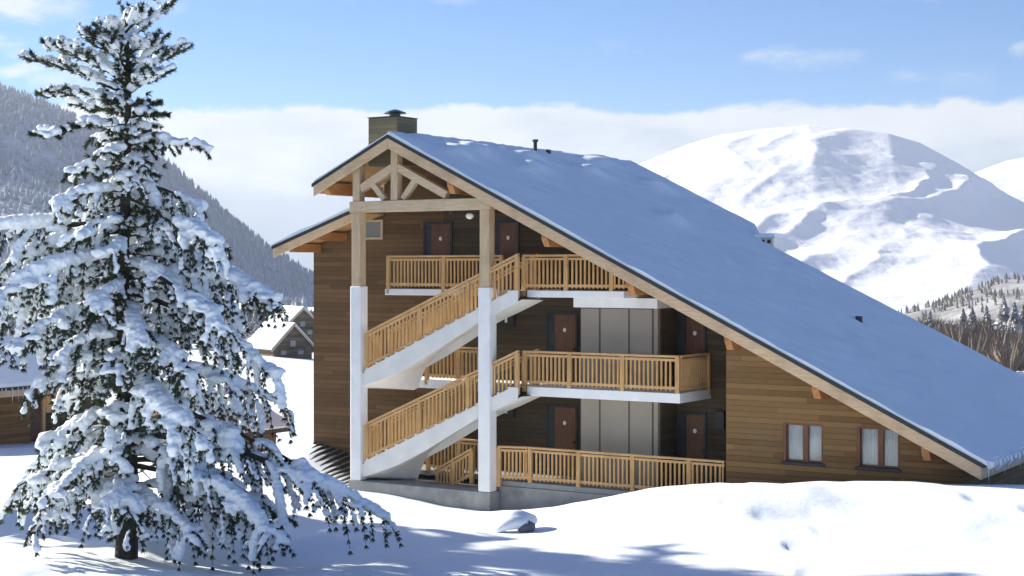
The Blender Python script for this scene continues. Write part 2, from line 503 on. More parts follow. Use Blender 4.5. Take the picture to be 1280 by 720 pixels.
mountain('snow_mountain', [420, 600, 700, 760, 820, 860, 900, 960, 1010, 1060, 1110, 1150, 1200, 1250, 1300, 1400, 1600],
         [335, 310, 262, 222, 196, 180, 168, 160, 156, 160, 166, 178, 205, 238, 262, 300, 330],
         2300, 4700, -82, peak_rough, M['peak'], 420, 240, even=True)
mountain('snow_ridge', [1000, 1120, 1200, 1260, 1330, 1420, 1600], [330, 262, 222, 200, 188, 175, 190],
         4300, 6000, -120, lambda X, Y, T: 30 * fbm(X / 300, Y / 300, 91, 5) * np.sin(np.clip(T, 0, 1) * math.pi), M['peak'], 160, 80)
LH, (LX, LY, LZ) = mountain('wooded_hill', [-400, -100, 0, 60, 130, 200, 232, 290, 345, 392, 430, 470],
         [60, 88, 110, 132, 165, 196, 224, 274, 318, 345, 365, 380],
         620, 1900, -35, lambda X, Y, T: 9 * fbm(X / 90, Y / 90, 101, 5) * np.sin(np.clip(T, 0, 1) * math.pi) ** .5, M['hillwood'], 300, 160, back=.2)
RH, (RX, RY, RZ) = mountain('foothill', [960, 1060, 1130, 1160, 1200, 1250, 1300, 1400, 1600],
         [420, 408, 392, 384, 368, 350, 344, 330, 300],
         750, 1500, -95, lambda X, Y, T: 6 * fbm(X / 60, Y / 60, 111, 5) * np.sin(np.clip(T, 0, 1) * math.pi) ** .5, M['foothill'], 200, 80, back=.2)

# ------------------------------------------------------------------ far woods (stuff) and single conifers
rng = np.random.default_rng(5)


def cone_forest(name, pts, heights, mat, tiers=3, seg=7):
    vs = []; fs = []; o = 0
    for (x, y, z), h in zip(pts, heights):
        r = h * rng.uniform(.16, .24)
        a0 = rng.uniform(0, 6.28)
        for k in range(tiers):
            zb = z + h * (0.06 + 0.27 * k); zt = z + h * min(1.0, 0.52 + 0.26 * k)
            rk = r * (1 - 0.27 * k)
            ang = a0 + k + np.arange(seg) * 2 * math.pi / seg
            rad = rk * rng.uniform(.65, 1.15, seg)
            ring = np.stack([x + np.cos(ang) * rad, y + np.sin(ang) * rad, zb + rng.uniform(-.05, .05, seg) * h], -1)
            vs.append(ring); vs.append([[x + rng.uniform(-.02, .02) * h, y, zt]])
            for i in range(seg): fs.append((o + i, o + (i + 1) % seg, o + seg))
            o += seg + 1
    ob = np_mesh(name, np.vstack(vs), np.array(fs), mat, smooth=False)
    ob['kind'] = 'stuff'
    return ob


def scatter_on(X, Y, Z, n, hmin, hmax, cond=None):
    i = rng.integers(0, X.shape[0] - 1, n * 3); j = rng.integers(0, X.shape[1] - 1, n * 3)
    a = rng.random(n * 3)[:, None]; b_ = rng.random(n * 3)[:, None]
    P = np.stack([X, Y, Z], -1)
    pt = P[i, j] * (1 - a) * (1 - b_) + P[i + 1, j] * a * (1 - b_) + P[i, j + 1] * (1 - a) * b_ + P[i + 1, j + 1] * a * b_
    if cond is not None: pt = pt[cond(pt)]
    pt = pt[:n]
    return pt, rng.uniform(hmin, hmax, len(pt))


pt, hh = scatter_on(LX, LY, LZ, 9000, 7, 14, lambda p_: (p_[:, 1] < 1950) & (fbm(p_[:, 0] / 120, p_[:, 1] / 120, 7, 3) > -.35))
cone_forest('hillside_forest', pt, hh, M['hazed_hill'], 2, 6)
pt, hh = scatter_on(RX, RY, RZ, 2200, 5, 11, lambda p_: (p_[:, 1] < 1550) & (fbm(p_[:, 0] / 70, p_[:, 1] / 70, 9, 3) > -.1))
cone_forest('foothill_forest', pt, hh, M['frosted'], 2, 6)
# valley wood, left of the building
x = rng.uniform(-200, -30, 3600); y = rng.uniform(305, 640, 3600)
uu = 640 + F * x / y
k = (uu > -60) & (uu < 470) & (fbm(x / 40, y / 40, 15, 3) > -.28)
x, y = x[k], y[k]
cone_forest('valley_forest', np.stack([x, y, ground(x, y) - .3], -1), rng.uniform(4.5, 9.5, len(x)), M['frosted_pale'], 3, 7)


def brushwood(name, pts, heights, mat):
    """bare crowns: fans of thin upright twigs"""
    vs = []; fs = []; o = 0
    for (x_, y_, z_), h in zip(pts, heights):
        nb = 46
        th = rng.uniform(0, 6.28, nb); sp = rng.uniform(.05, .5, nb) * h
        zt = z_ + h * rng.uniform(.4, 1.0, nb)
        bx = x_ + np.cos(th) * sp * .3; by = y_ + np.sin(th) * sp * .3
        tx = x_ + np.cos(th) * sp; ty = y_ + np.sin(th) * sp
        wv = rng.uniform(.05, .14, nb)
        for i in range(nb):
            vs += [(bx[i] - wv[i], by[i], z_ + rng.uniform(0, .4) * h), (bx[i] + wv[i], by[i], z_ + .1 * h), (tx[i], ty[i], zt[i])]
            fs.append((o, o + 1, o + 2)); o += 3
    ob = np_mesh(name, np.array(vs), np.array(fs), mat, smooth=False)
    ob['kind'] = 'stuff'
    return ob


x = rng.uniform(45, 260, 2600); y = rng.uniform(190, 560, 2600)
uu = 640 + F * x / y
k = (uu > 1040) & (uu < 1420)
x, y = x[k], y[k]
brushwood('bare_wood', np.stack([x, y, ground(x, y) - .2], -1), rng.uniform(3.5, 7.0, len(x)), M['brush'])
x = rng.uniform(45, 300, 900); y = rng.uniform(230, 620, 900)
uu = 640 + F * x / y
k = (uu > 1040) & (uu < 1420)
x, y = x[k], y[k]
cone_forest('mixed_conifer_wood', np.stack([x, y, ground(x, y) - .2], -1), rng.uniform(3.0, 5.8, len(x)), M['frosted'], 3, 7)


def conifer_meshes(seed, mat):
    """one mid-distance conifer, unit height 1, as trunk and crown meshes"""
    rg = random.Random(seed)
    c = MB()
    n = 150
    for i in range(n):
        t_ = (i + .5) / n; z = .10 + .88 * t_; L = .24 * (1 - t_) ** .85 + .015
        a = i * 2.399 + rg.uniform(-.3, .3); L *= rg.uniform(.7, 1.2)
        dx, dy = math.cos(a), math.sin(a); px, py = -dy, dx
        wd = .05 * (1 - t_) + .022
        b0 = (0, 0, z + .03); tip = (dx * L, dy * L, z - .25 * L - .02)
        m1 = (dx * L * .55 + px * wd, dy * L * .55 + py * wd, z - .04); m2 = (dx * L * .55 - px * wd, dy * L * .55 - py * wd, z - .04)
        mt = (dx * L * .55, dy * L * .55, z + .012)
        c.add([b0, m1, tip, m2, mt], [(0, 1, 4), (1, 2, 4), (2, 3, 4), (3, 0, 4)])
    return c, MB().tube([(0, 0, -.03), (0, 0, .5), (0, 0, .98)], [.016, .01, .003], 6)


c_, t_ = conifer_meshes(3, M['frosted'])
proto = thing('conifer', 'x', 'tree'); c_.build('crown', M['frosted'], proto); t_.build('trunk', M['bark'], proto)
c_, t_ = conifer_meshes(8, M['frosted'])
proto2 = thing('conifer', 'x', 'tree'); c_.build('crown', M['frosted_pale'], proto2); t_.build('trunk', M['bark'], proto2)
spots = [  # picture x, distance, height, which, label
    (1148, 300, 7.5, 0, 'small dark conifer leftmost on the skyline, just beyond the blue roof edge', 1),
    (1162, 320, 8.0, 0, 'dark conifer second from the roof edge in the right-hand wood', 1),
    (1204, 330, 9.0, 0, 'dark pointed conifer left one of the pair on the skyline of the right-hand wood', 1),
    (1215, 335, 9.6, 0, 'dark pointed conifer in the middle of the right-hand skyline, taller of its pair', 1),
    (1233, 340, 10.0, 0, 'narrow dark conifer standing alone between two pairs on the right-hand skyline', 1),
    (1255, 330, 12.2, 0, 'tallest dark conifer of the right-hand wood, near the right picture edge', 1),
    (1268, 325, 10.8, 0, 'dark conifer directly beside the tallest one at the right picture edge', 1),
    (1279, 330, 10.2, 0, 'dark conifer cut by the right picture edge', 1),
    (232, 330, 9.0, 1, 'snow loaded valley conifer showing just right of the big pine', 0),
    (262, 300, 8.2, 1, 'snow loaded conifer above the small valley roofs, left of the chalets', 0),
    (296, 340, 10.5, 1, 'frosted conifer in the valley left of the tall pair by the eave', 0),
    (322, 330, 9.5, 1, 'frosted conifer standing over the low valley roofs', 0),
    (338, 310, 9.0, 0, 'darker conifer above the valley chalet with the big white roof', 0),
    (352, 330, 11.5, 1, 'tall pale conifer under the lower left eave', 0),
    (366, 325, 10.0, 1, 'frosted conifer between the tall pale one and the building wall', 0),
    (380, 315, 11.0, 1, 'snow loaded conifer right against the left edge of the wooden wall', 0)]
for i, (u, Y, h, kind, lab, right) in enumerate(spots):
    src = proto2 if kind else proto
    first = (i == 0) or (kind == 1 and i == 8)
    o = src if first else copy_tree(src)
    X = (u - 640) / F * Y
    o.location = (X, Y, float(ground(X, Y)) - .2); o.rotation_euler = (0, 0, i * 1.3); h = h * (.85 if right else 1); o.scale = (h * (1.0 if not right else 1.3), h * (1.0 if not right else 1.3), h)
    o['label'] = lab; o['group'] = 'conifers on the right-hand skyline' if right else 'snowy conifers in the valley'

# ------------------------------------------------------------------ the main building
TH = R(32.4)
O = ((605 - 640) / F * 46, 46.0, 0.0)
B = thing('apartment_chalet', 'large wooden chalet building with long snow-covered roof, open stairs and slatted balconies', 'building', O, -TH)
ZR = 10.4; SR = -3.27; SL = 0.489; SLL = 0.478
QF = -0.35; W = 2.6


def roofz(s):            # top of the snow
    return ZR - (SL * (s - SR) if s > SR else SLL * (SR - s))


SN, SH = 0.13, 0.10      # snow, roofing thickness


def under(s): return roofz(s) - SN - SH - 0.10


# --- walls
GB = -1.3
clad = M['clad']
SE = 13.8
ww = MB()
wins = [(9.05, 10.17, 1.08, 2.17), (11.08, 12.22, 1.08, 2.17)]


def slopecol(mb, s0, s1, z0, y0, y1):
    mb.prism([(s0, z0), (s1, z0), (s1, under(s1) + .02), (s0, under(s0) + .02)], y0, y1)


cur = 7.41
for (a, b_, z0, z1) in wins:
    slopecol(ww, cur, a, GB, .65, .85)
    ww.box(a, b_, .65, .85, GB, z0)
    slopecol(ww, a, b_, z1, .65, .85)
    cur = b_
slopecol(ww, cur, SE, GB, .65, .85)
wing = ww.build('wing_wall', clad, B)
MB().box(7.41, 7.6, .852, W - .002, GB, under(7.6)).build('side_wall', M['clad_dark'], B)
sw = MB(); sw.box(SE - .2, SE - .002, .852, 12.2, GB, under(SE) + .02); sw.build('side_wall', clad, B)
# front wall behind the galleries, following both roofs
LZ0 = 7.08; LS0 = -9.05; LSL = .34


def lowz(s): return LZ0 + LSL * (s - LS0)


bw = MB()
bw.prism([(-8.55, GB), (-5.6, GB), (-5.6, lowz(-5.6) - .3), (-8.55, lowz(-8.55) - .3)], W, W + .2)
bw.prism([(-5.6, GB), (SR, GB), (SR, under(SR)), (-5.6, under(-5.6))], W, W + .2)
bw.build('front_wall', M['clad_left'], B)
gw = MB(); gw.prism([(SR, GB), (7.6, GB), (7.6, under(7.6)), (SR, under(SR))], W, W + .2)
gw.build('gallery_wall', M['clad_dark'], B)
lw = MB(); lw.box(-8.549, -8.35, W + .202, 14.4, GB, lowz(-8.4) - .32); lw.build('side_wall', clad, B)
lw = MB(); lw.box(-5.6, -5.4, W + .202, 14.4, 4.0, under(-5.5)); lw.build('upper_side_wall', clad, B)
rw = MB()
rw.prism([(-8.34, GB), (SE - .21, GB), (SE - .21, under(SE)), (SR, under(SR)), (-5.6, under(-5.6)), (-8.34, lowz(-8.3) - .35)], 12.0, 12.2)
rw.build('rear_wall', clad, B)

# --- roof
rg = np.random.default_rng(2)


def roof_sheet(name, s0, s1, zf, off_top, thick, mat, q0, q1f, parent, ns=90, nq=80, lump=0.0, seed=3):
    """a slab that follows zf(s); q1f(s) gives the rear edge; lump adds snow relief"""
    S = np.linspace(s0, s1, ns); T = np.linspace(0, 1, nq)
    SS, TT = np.meshgrid(S, T, indexing='ij')
    q1 = np.array([q1f(a) for a in S])[:, None]
    QQ = q0 + (q1 - q0) * TT
    zt = np.array([zf(a) for a in S])[:, None] - off_top + 0 * QQ
    zb = zt - thick
    if lump:
        e = np.minimum(1, np.minimum(TT, 1 - TT) * 18)
        rel = lump * (fbm(SS / 1.6, QQ / 1.6, seed, 4) * .9 + .55 * fbm(SS / .45, QQ / .45, seed + 9, 3))
        tops = [(-2.4, 3.2), (-2.2, 6.2), (-1.6, 9.2), (-2.6, 11.6), (-1.3, 5.0), (-.8, 12.6), (2.0, 8.4), (-1.9, 1.6)]
        for (a, b_) in tops:
            rel = rel + .23 * np.exp(-(((SS - a) / .42) ** 2 + ((QQ - b_ + .6 * (SS - a)) / .9) ** 2)) * (1 if s1 > 0 else 0)
        zt = zt + rel * (0.35 + .65 * e)
        zt = zt + (.05 * fbm(SS / .9, QQ * 0 + 3.3, seed + 40, 3) + .02) * np.exp(-TT * 60) - .012 * np.maximum(0, fbm(SS / 2.2, QQ / .25, seed + 60, 2)) * (SS > 3)
        # rounded lip at the free edges
        zt = zt - .05 * np.exp(-TT * 90)
    n = ns * nq
    ii = np.arange(n).reshape(ns, nq)
    top = np.stack([ii[:-1, :-1], ii[1:, :-1], ii[1:, 1:], ii[:-1, 1:]], -1).reshape(-1, 4)
    bot = top[:, ::-1] + n
    def wall(line): return np.stack([line[:-1], line[1:], line[1:] + n, line[:-1] + n], -1)
    sides = np.vstack([wall(ii[:, 0])[:, ::-1], wall(ii[:, -1]), wall(ii[0, :]), wall(ii[-1, :])[:, ::-1]])
    vs = np.vstack([np.stack([SS, QQ, zt], -1).reshape(-1, 3), np.stack([SS, QQ, zb], -1).reshape(-1, 3)])
    ob = np_mesh(name, vs, np.vstack([top, bot, sides]), mat, parent, smooth=bool(lump))
    bm = bmesh.new(); bm.from_mesh(ob.data); bmesh.ops.recalc_face_normals(bm, faces=bm.faces); bm.to_mesh(ob.data); bm.free()
    if lump: ob.data.set_sharp_from_angle(angle=R(50))
    return ob


def rear(s): return float(np.interp(s, [1.9, 3.3], [15.2, 12.65]))


def rear_l(s): return 15.2


roof_r = roof_sheet('roof', SR, 14.6, roofz, SN, SH, M['dark'], QF, rear, B, 60, 6)
roof_l = roof_sheet('roof', -6.2, SR - .002, roofz, SN, SH, M['dark'], QF, rear_l, B, 8, 6)
roof_sheet('roof_snow', SR, 14.68, roofz, 0, SN - .004, M['roofsnow'], QF + .04, lambda s: rear(s) - .05, roof_r, 200, 170, 0.08)
roof_sheet('roof_snow', -6.15, SR - .004, roofz, .02, SN - .024, M['roofsnow'], QF + .04, lambda s: 15.1, roof_l, 40, 90, 0.03, 8)
roof_low = roof_sheet('lower_roof', LS0, -5.602, lowz, .11, SH, M['dark'], 1.05, lambda s: 14.8, B, 8, 6)
roof_sheet('roof_snow', LS0 - .05, -5.604, lowz, -.03, .134, M['roofsnow'], 1.08, lambda s: 14.7, roof_low, 30, 60, 0.03, 12)
# timber boarding under the roofing
so = MB()
d_ = SN + SH + .003
so.prism([(SR, roofz(SR) - d_ - .05), (14.5, roofz(14.5) - d_ - .05), (14.5, roofz(14.5) - d_), (SR, roofz(SR) - d_)], QF + .09, 12.4)
so.prism([(SR - .002, roofz(SR) - d_), (-6.12, roofz(-6.12) - d_), (-6.12, roofz(-6.12) - d_ - .05), (SR - .002, roofz(SR) - d_ - .05)], QF + .09, 12.4)
so.prism([(-5.62, lowz(-5.62) - .215), (-8.98, lowz(-8.98) - .215), (-8.98, lowz(-8.98) - .265), (-5.62, lowz(-5.62) - .265)], 1.14, 12.4)
so.build('soffit', M['soffit'], B)


def verge(s0, s1, zf, off, dep, q, nm='verge_board'):
    mb = MB()
    a, b_ = zf(s0) - off, zf(s1) - off
    mb.prism([(s0, a - dep), (s1, b_ - dep), (s1, b_), (s0, a)], q, q + .07)
    return mb.build(nm, M['fascia'], B, bevel=.008)


verge(SR + .003, 14.55, roofz, d_ + .0, .31, QF + .015)
verge(-6.14, SR - .003, roofz, d_ + .0, .31, QF + .015)
verge(LS0 + .05, -5.63, lowz, .215, .28, 1.07)
# eave boards
MB().box(14.5, 14.555, QF + .09, 12.4, roofz(14.5) - d_ - .32, roofz(14.5) - d_ - .03).build('eave_board', M['fascia'], B)
MB().box(-6.17, -6.125, QF + .09, 12.4, roofz(-6.1) - d_ - .24, roofz(-6.1) - d_ - .03).build('eave_board', M['fascia'], B)
# snow lip, gutter hooks and icicles along the right eave
ez = roofz(14.65)
lip = MB(); rr = random.Random(4)
q = QF + .1
while q < 12.3:
    wd = rr.uniform(.16, .30); hgt = rr.uniform(.10, .22)
    lip.add([(14.60, q, ez - .02), (14.80, q + .02, ez - .05), (14.82, q + .03, ez - .10 - hgt * .5), (14.72, q + wd * .5, ez - .13 - hgt),
             (14.60, q + wd, ez - .02), (14.80, q + wd - .02, ez - .05), (14.82, q + wd - .03, ez - .10 - hgt * .5), (14.66, q + wd * .5, ez - .12 - hgt)],
            [(0, 1, 5, 4), (1, 2, 6, 5), (2, 3, 6), (0, 7, 3, 2, 1), (4, 5, 6, 3, 7), (0, 4, 7)])
    q += wd + rr.uniform(.05, .16)
lip.build('snow_lip', M['snow'], roof_r)
for i in range(16):
    q = QF + .3 + i * .33 + rr.uniform(-.1, .1); L = rr.uniform(.10, .34)
    MB().tube([(14.66, q, ez - .22), (14.66, q, ez - .26 - L)], [.018, .002], 6).build('icicle', M['ice'], roof_r)
# purlins carrying the overhang
for s, z_, q1 in ((-5.72, 0, W), (-1.05, 0, W), (2.2, 0, W), (4.95, 0, W), (7.86, 0, .66), (10.3, 0, .66), (13.15, 0, .66)):
    top = min(roofz(s - .1), roofz(s + .1)) - d_ - .07
    dd = .52 if s > -1.5 else .36
    mb = MB()
    y0 = QF + .11
    pts = [(y0, top), (y0, top - dd * .55), (y0 + .16, top - dd), (q1, top - dd), (q1, top)]
    n = len(pts)
    vs = [(s - .10, y, z) for y, z in pts] + [(s + .10, y, z) for y, z in pts]
    fs = [tuple(range(n)), tuple(range(2 * n - 1, n - 1, -1))] + [(i, i + n, (i + 1) % n + n, (i + 1) % n) for i in range(n)]
    mb.add(vs, fs); mb.build('purlin', M['purlin'], B, bevel=.01)
for s in (-8.3, -7.2):
    top = lowz(s) - .30
    MB().box(s - .09, s + .09, 1.17, W - .002, top - .27, top).build('purlin', M['purlin'], B, bevel=.01)

# --- columns and truss
for s0, s1, ztop in ((-4.94, -4.56, 0), (-.20, .19, 0)):
    foot = -.29
    low = MB().box(s0 - .01, s1 + .01, -.01, .38, foot, 5.69).build('column_base', M['white'], B, bevel=.03)
    zt = 7.955
    MB().box(s0 + .03, s1 - .03, .02, .33, 5.69, zt).build('post', M['post'], B, bevel=.015)
MB().box(-4.99, .20, .01, .34, 7.96, 8.30).build('tie_beam', M['beam'], B, bevel=.015)
kz = roofz(SR) - d_ - .31
MB().box(-4.88, -4.62, .03, .31, 8.305, roofz(-4.75) - d_ - .06).build('post', M['post'], B, bevel=.012)
MB().box(SR - .15, SR + .10, .03, .31, 8.305, ZR - d_ - .1).build('king_post', M['post'], B, bevel=.012)
MB().beam((-4.60, .17, 8.70), (-3.40, .17, 9.30), .24, .24).build('brace', M['beam'], B, bevel=.01)
MB().beam((-3.20, .17, 9.30), (-1.40, .17, 8.42), .24, .24).build('brace', M['beam'], B, bevel=.01)
MB().beam((-4.20, .17, 8.86), (-3.72, .17, 8.34), .18, .18).build('brace', M['beam'], B, bevel=.01)
MB().beam((-3.02, .17, 8.34), (-2.58, .17, 8.88), .18, .18).build('brace', M['beam'], B, bevel=.01)

# --- plinth
pl = MB()
pl.box(-4.98, .22, -.03, .45, -2.2, -.29)
pl.box(.0, 7.405, .55, .80, -2.2, -.152)
pl.box(-.02, .22, .452, .549, -2.2, -.29)
pl.build('plinth', M['concrete'], B, bevel=.02)
MB().box(-4.97, .0, .453, W - .002, -.9, -.32).build('stair_base', M['concrete'], B)

# --- gallery slabs
for z in (5.6, 2.8, 0.0):
    t0 = {5.6: .20, 2.8: .27, 0.0: .15}[z]
    mb = MB()
    xl = -4.64 if z > 5 else -4.95
    mb.box(xl, 1.10, 1.36, W - .002, z - t0, z - .002)
    xr = {5.6: 4.30, 2.8: 6.05, 0.0: 7.405}[z]
    mb.box(1.101, xr, .60, W - .002, z - t0, z)
    if z == 0.0: mb.box(-.2, 1.10, .60, 1.359, z - t0, z)
    mb.build('gallery_slab', M['white'] if z > 1 else M['concrete'], B, bevel=.015)
    # thin snow left on the slab edge
# --- store cupboards on the two lower galleries
for z, ztop in ((2.8, 5.10), (0.0, 2.52)):
    cb = MB().box(2.38, 4.80, 1.52, W - .003, z + .003, ztop).build('store_cupboard', M['closet_trim'], B)
    for a, b_ in ((2.40, 3.00), (3.06, 3.96), (4.02, 4.72)):
        MB().box(a, b_, 1.497, 1.519, z + .05, ztop - .03).build('cupboard_panel', M['closet'], cb, bevel=.004)
    MB().box(4.81, 4.93, 1.45, 1.60, z + .003, ztop + .0).build('corner_post', M['closet'], B)
    if z > 1: MB().box(2.21, 4.95, 1.38, W - .004, 5.103, 5.392).build('cupboard_head', M['white'], B, bevel=.01)
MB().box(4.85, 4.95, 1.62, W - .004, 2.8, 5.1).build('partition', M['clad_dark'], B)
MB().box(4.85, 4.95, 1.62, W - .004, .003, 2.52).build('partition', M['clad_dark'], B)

# --- doors
for s0, s1, z in ((-4.01, -2.90, 5.6), (-1.42, -.40, 5.6), (.56, 1.66, 2.8), (4.98, 5.90, 2.8), (.56, 1.66, 0.0), (4.98, 5.90, 0.0)):
    zt = z + 2.12
    fr = MB()
    fr.box(s0, s0 + .07, W - .05, W - .004, z + .004, zt); fr.box(s1 - .07, s1, W - .05, W - .004, z + .004, zt)
    fr.box(s0 + .072, s1 - .072, W - .05, W - .004, zt - .08, zt)
    fr.box(s0 + .072, s0 + .30, W - .03, W - .004, z + .004, zt - .082)
    f_ = fr.build('door_frame', M['dark'] if z > -1 else M['frame'], B)
    dm = MB().box(s0 + .302, s1 - .072, W - .028, W - .004, z + .01, zt - .083)
    dr = dm.build('door', M['door'], B, bevel=.004)
    for k in (0, 1):
        MB().box(s0 + .38, s1 - .15, W - .040, W - .029, z + .18 + k * .95, z + 1.0 + k * .88).build('door_panel', M['door'], dr, bevel=.006)
    sc_ = (s0 + .302 + s1 - .072) / 2
    mb = MB(); n = 14
    ring = [(sc_ + .055 * math.cos(2 * math.pi * i / n), z + 1.58 + .065 * math.sin(2 * math.pi * i / n)) for i in range(n)]
    mb.prism(ring, W - .055, W - .041); mb.build('door_plaque', M['plaque'], dr)
    MB().box(s1 - .14, s1 - .09, W - .09, W - .041, z + .98, z + 1.06).build('handle', M['metal'], dr)

# --- small window at upper left, two windows in the wing
fr = MB()
for bx in ((-6.56, -6.48, 7.18, 7.82), (-5.71, -5.63, 7.18, 7.82), (-6.478, -5.712, 7.18, 7.25), (-6.478, -5.712, 7.75, 7.82)):
    fr.box(bx[0], bx[1], W - .05, W - .004, bx[2], bx[3])
wd = fr.build('window', M['post'], B)
MB().box(-6.478, -5.712, W - .02, W - .006, 7.25, 7.75).build('pane', M['glass'], wd)
for (a, b_, z0, z1) in wins:
    fr = MB()
    fr.box(a + .002, a + .07, .66, .86, z0 + .06, z1 - .002); fr.box(b_ - .07, b_ - .002, .70, .86, z0 + .06, z1 - .002)
    fr.box(a + .072, b_ - .072, .70, .86, z1 - .06, z1 - .002)
    mid = (a + b_) / 2 + .03
    fr.box(mid - .07, mid + .07, .74, .83, z0 + .10, z1 - .062)
    fr.box(a + .072, b_ - .072, .74, .83, z0 + .062, z0 + .10)
    wd = fr.build('window', M['frame'], B)
    for c0, c1 in ((a + .072, mid - .072), (mid + .072, b_ - .072)):
        MB().box(c0, c1, .79, .797, z0 + .102, z1 - .062).build('pane', M['pane'], wd)
        cu = MB(); nn = 26
        vs = []; fs = []
        for i in range(nn + 1):
            x_ = c0 + (c1 - c0) * i / nn; y_ = .86 + .018 * math.sin(i * 1.35)
            vs += [(x_, y_, z0 + .10), (x_, y_, z1 - .06)]
        for i in range(nn): fs.append((2 * i, 2 * i + 2, 2 * i + 3, 2 * i + 1))
        cu.add(vs, fs); cu.build('curtain', M['curtain'], wd)
    MB().box(a - .04, b_ + .04, .60, .86, z0 - .02, z0 + .058).build('window_sill', M['dark'], wd)
    MB().box(a - .05, b_ + .05, .95, .98, z0 - .1, z1 + .1).build('room_backing', M['dark'], wd)

# meter box, lamps, hanging bits under the stair heads
MB().box(6.22, 6.50, W - .14, W - .004, 1.68, 2.18).build('meter_box', M['dark'], B, bevel=.01)
lg = MB(); lg.tube([(-1.30, .18, 7.955), (-1.30, .18, 7.86)], .03, 8)
lampo = lg.build('ceiling_lamp', M['metal'], B)
mb = MB(); mb.tube([(-.62, .18, 7.86), (-.62, .18, 7.84), (-.62, .18, 7.78), (-.62, .18, 7.72), (-.62, .18, 7.69)], [.05, .10, .125, .09, .03], 12)
mb.build('lamp_globe', M['globe'], lampo, smooth=True)
lampo.location.x = 0
for z in (4.45, 1.65):
    o_ = MB().box(-1.25, -.55, W - .12, W - .004, z, z + .42).build('meter_box', M['dark'], B, bevel=.01)
    MB().box(-.86, -.78, W - .135, W - .121, z + .12, z + .34).build('dial', M['plaque'], o_)
    MB().box(-1.16, -1.08, W - .135, W - .121, z + .18, z + .30).build('dial', M['plaque'], o_)


# --- railings: frame with posts and slats
def railing(a, b_, za, zb, posts, h=1.03, gap=.135, foot=.10, name='railing', ends=True):
    """a, b_ = (s, q) plan ends; za, zb = deck heights; posts = fractions with a newel"""
    a = Vector((*a, za)); b_ = Vector((*b_, zb))
    L = (b_.xy - a.xy).length
    mb = MB()
    up = Vector((0, 0, 1))
    mb.beam(a + up * (h - .02), b_ + up * (h - .02), .11, .06)
    mb.beam(a + up * (foot + .04), b_ + up * (foot + .04), .05, .08)
    mb.beam(a + up * (h - .12), b_ + up * (h - .12), .045, .07)
    for e_ in (a.lerp(b_, .05 / L), a.lerp(b_, 1 - .05 / L)):
        mb.box(e_.x - .02, e_.x + .02, e_.y - .02, e_.y + .02, e_.z + foot, e_.z + h - .03)
    ob = mb.build(name, M['rail'], B, bevel=.006)
    sl = MB()
    n = int(L / gap)
    for i in range(1, n):
        t_ = i / n
        if any(abs(t_ - p_) * L < .10 for p_ in posts): continue
        p_ = a.lerp(b_, t_)
        sl.box(p_.x - .026, p_.x + .026, p_.y - .022, p_.y + .022, p_.z + foot - .04, p_.z + h - .09)
    sl.build('slats', M['bal'], ob)
    for t_ in posts:
        p_ = a.lerp(b_, t_)
        MB().box(p_.x - .065, p_.x + .065, p_.y - .05, p_.y + .05, p_.z - .16, p_.z + h - .052).build('post', M['bal'], ob, bevel=.008)
    return ob


RQ = .66
railing((-4.57, 1.41), (-.25, 1.41), 5.6, 5.6, [.01, .5, .99])
railing((-3.10, 1.41), (-.6, 1.41), 2.8, 2.8, [.02, .5, .98])
railing((-3.05, 1.41), (-.6, 1.41), 0.0, 0.0, [.02, .5, .98])
railing((.94, RQ), (4.4, RQ), 5.6, 5.6, [.01, .42, .85])
railing((.94, RQ), (6.0, RQ), 2.8, 2.8, [.01, .31, .65, .99])
railing((6.0, RQ + .06), (6.0, W - .06), 2.8, 2.8, [.97], gap=.12)
railing((1.12, RQ), (7.36, RQ), 0.0, 0.0, [.01, .27, .55, .83])
railing((.22, .40), (1.10, RQ), 0.0, 0.0, [.04], gap=.11)

# --- stair flights (one straight flight per storey, soffit curling back under the landing)
Fz = [(1.24, 5.40), (.0, 4.80), (-.37, 4.70), (-.99, 4.33), (-1.42, 4.08), (-2.24, 3.62), (-3.19, 3.17), (-3.95, 2.96), (-4.60, 2.80)]
Fz = [(1.24, 5.34), (.4, 4.97), (-.37, 4.60), (-.99, 4.24), (-1.42, 4.00), (-2.24, 3.54), (-3.19, 3.08), (-3.95, 2.80), (-4.60, 2.60)]
Bz = [(1.24, 5.30), (.4, 4.93), (-.45, 4.60), (-1.2, 4.42), (-1.75, 4.10), (-2.45, 3.68), (-2.95, 3.28), (-3.17, 2.86), (-3.35, 2.46)]


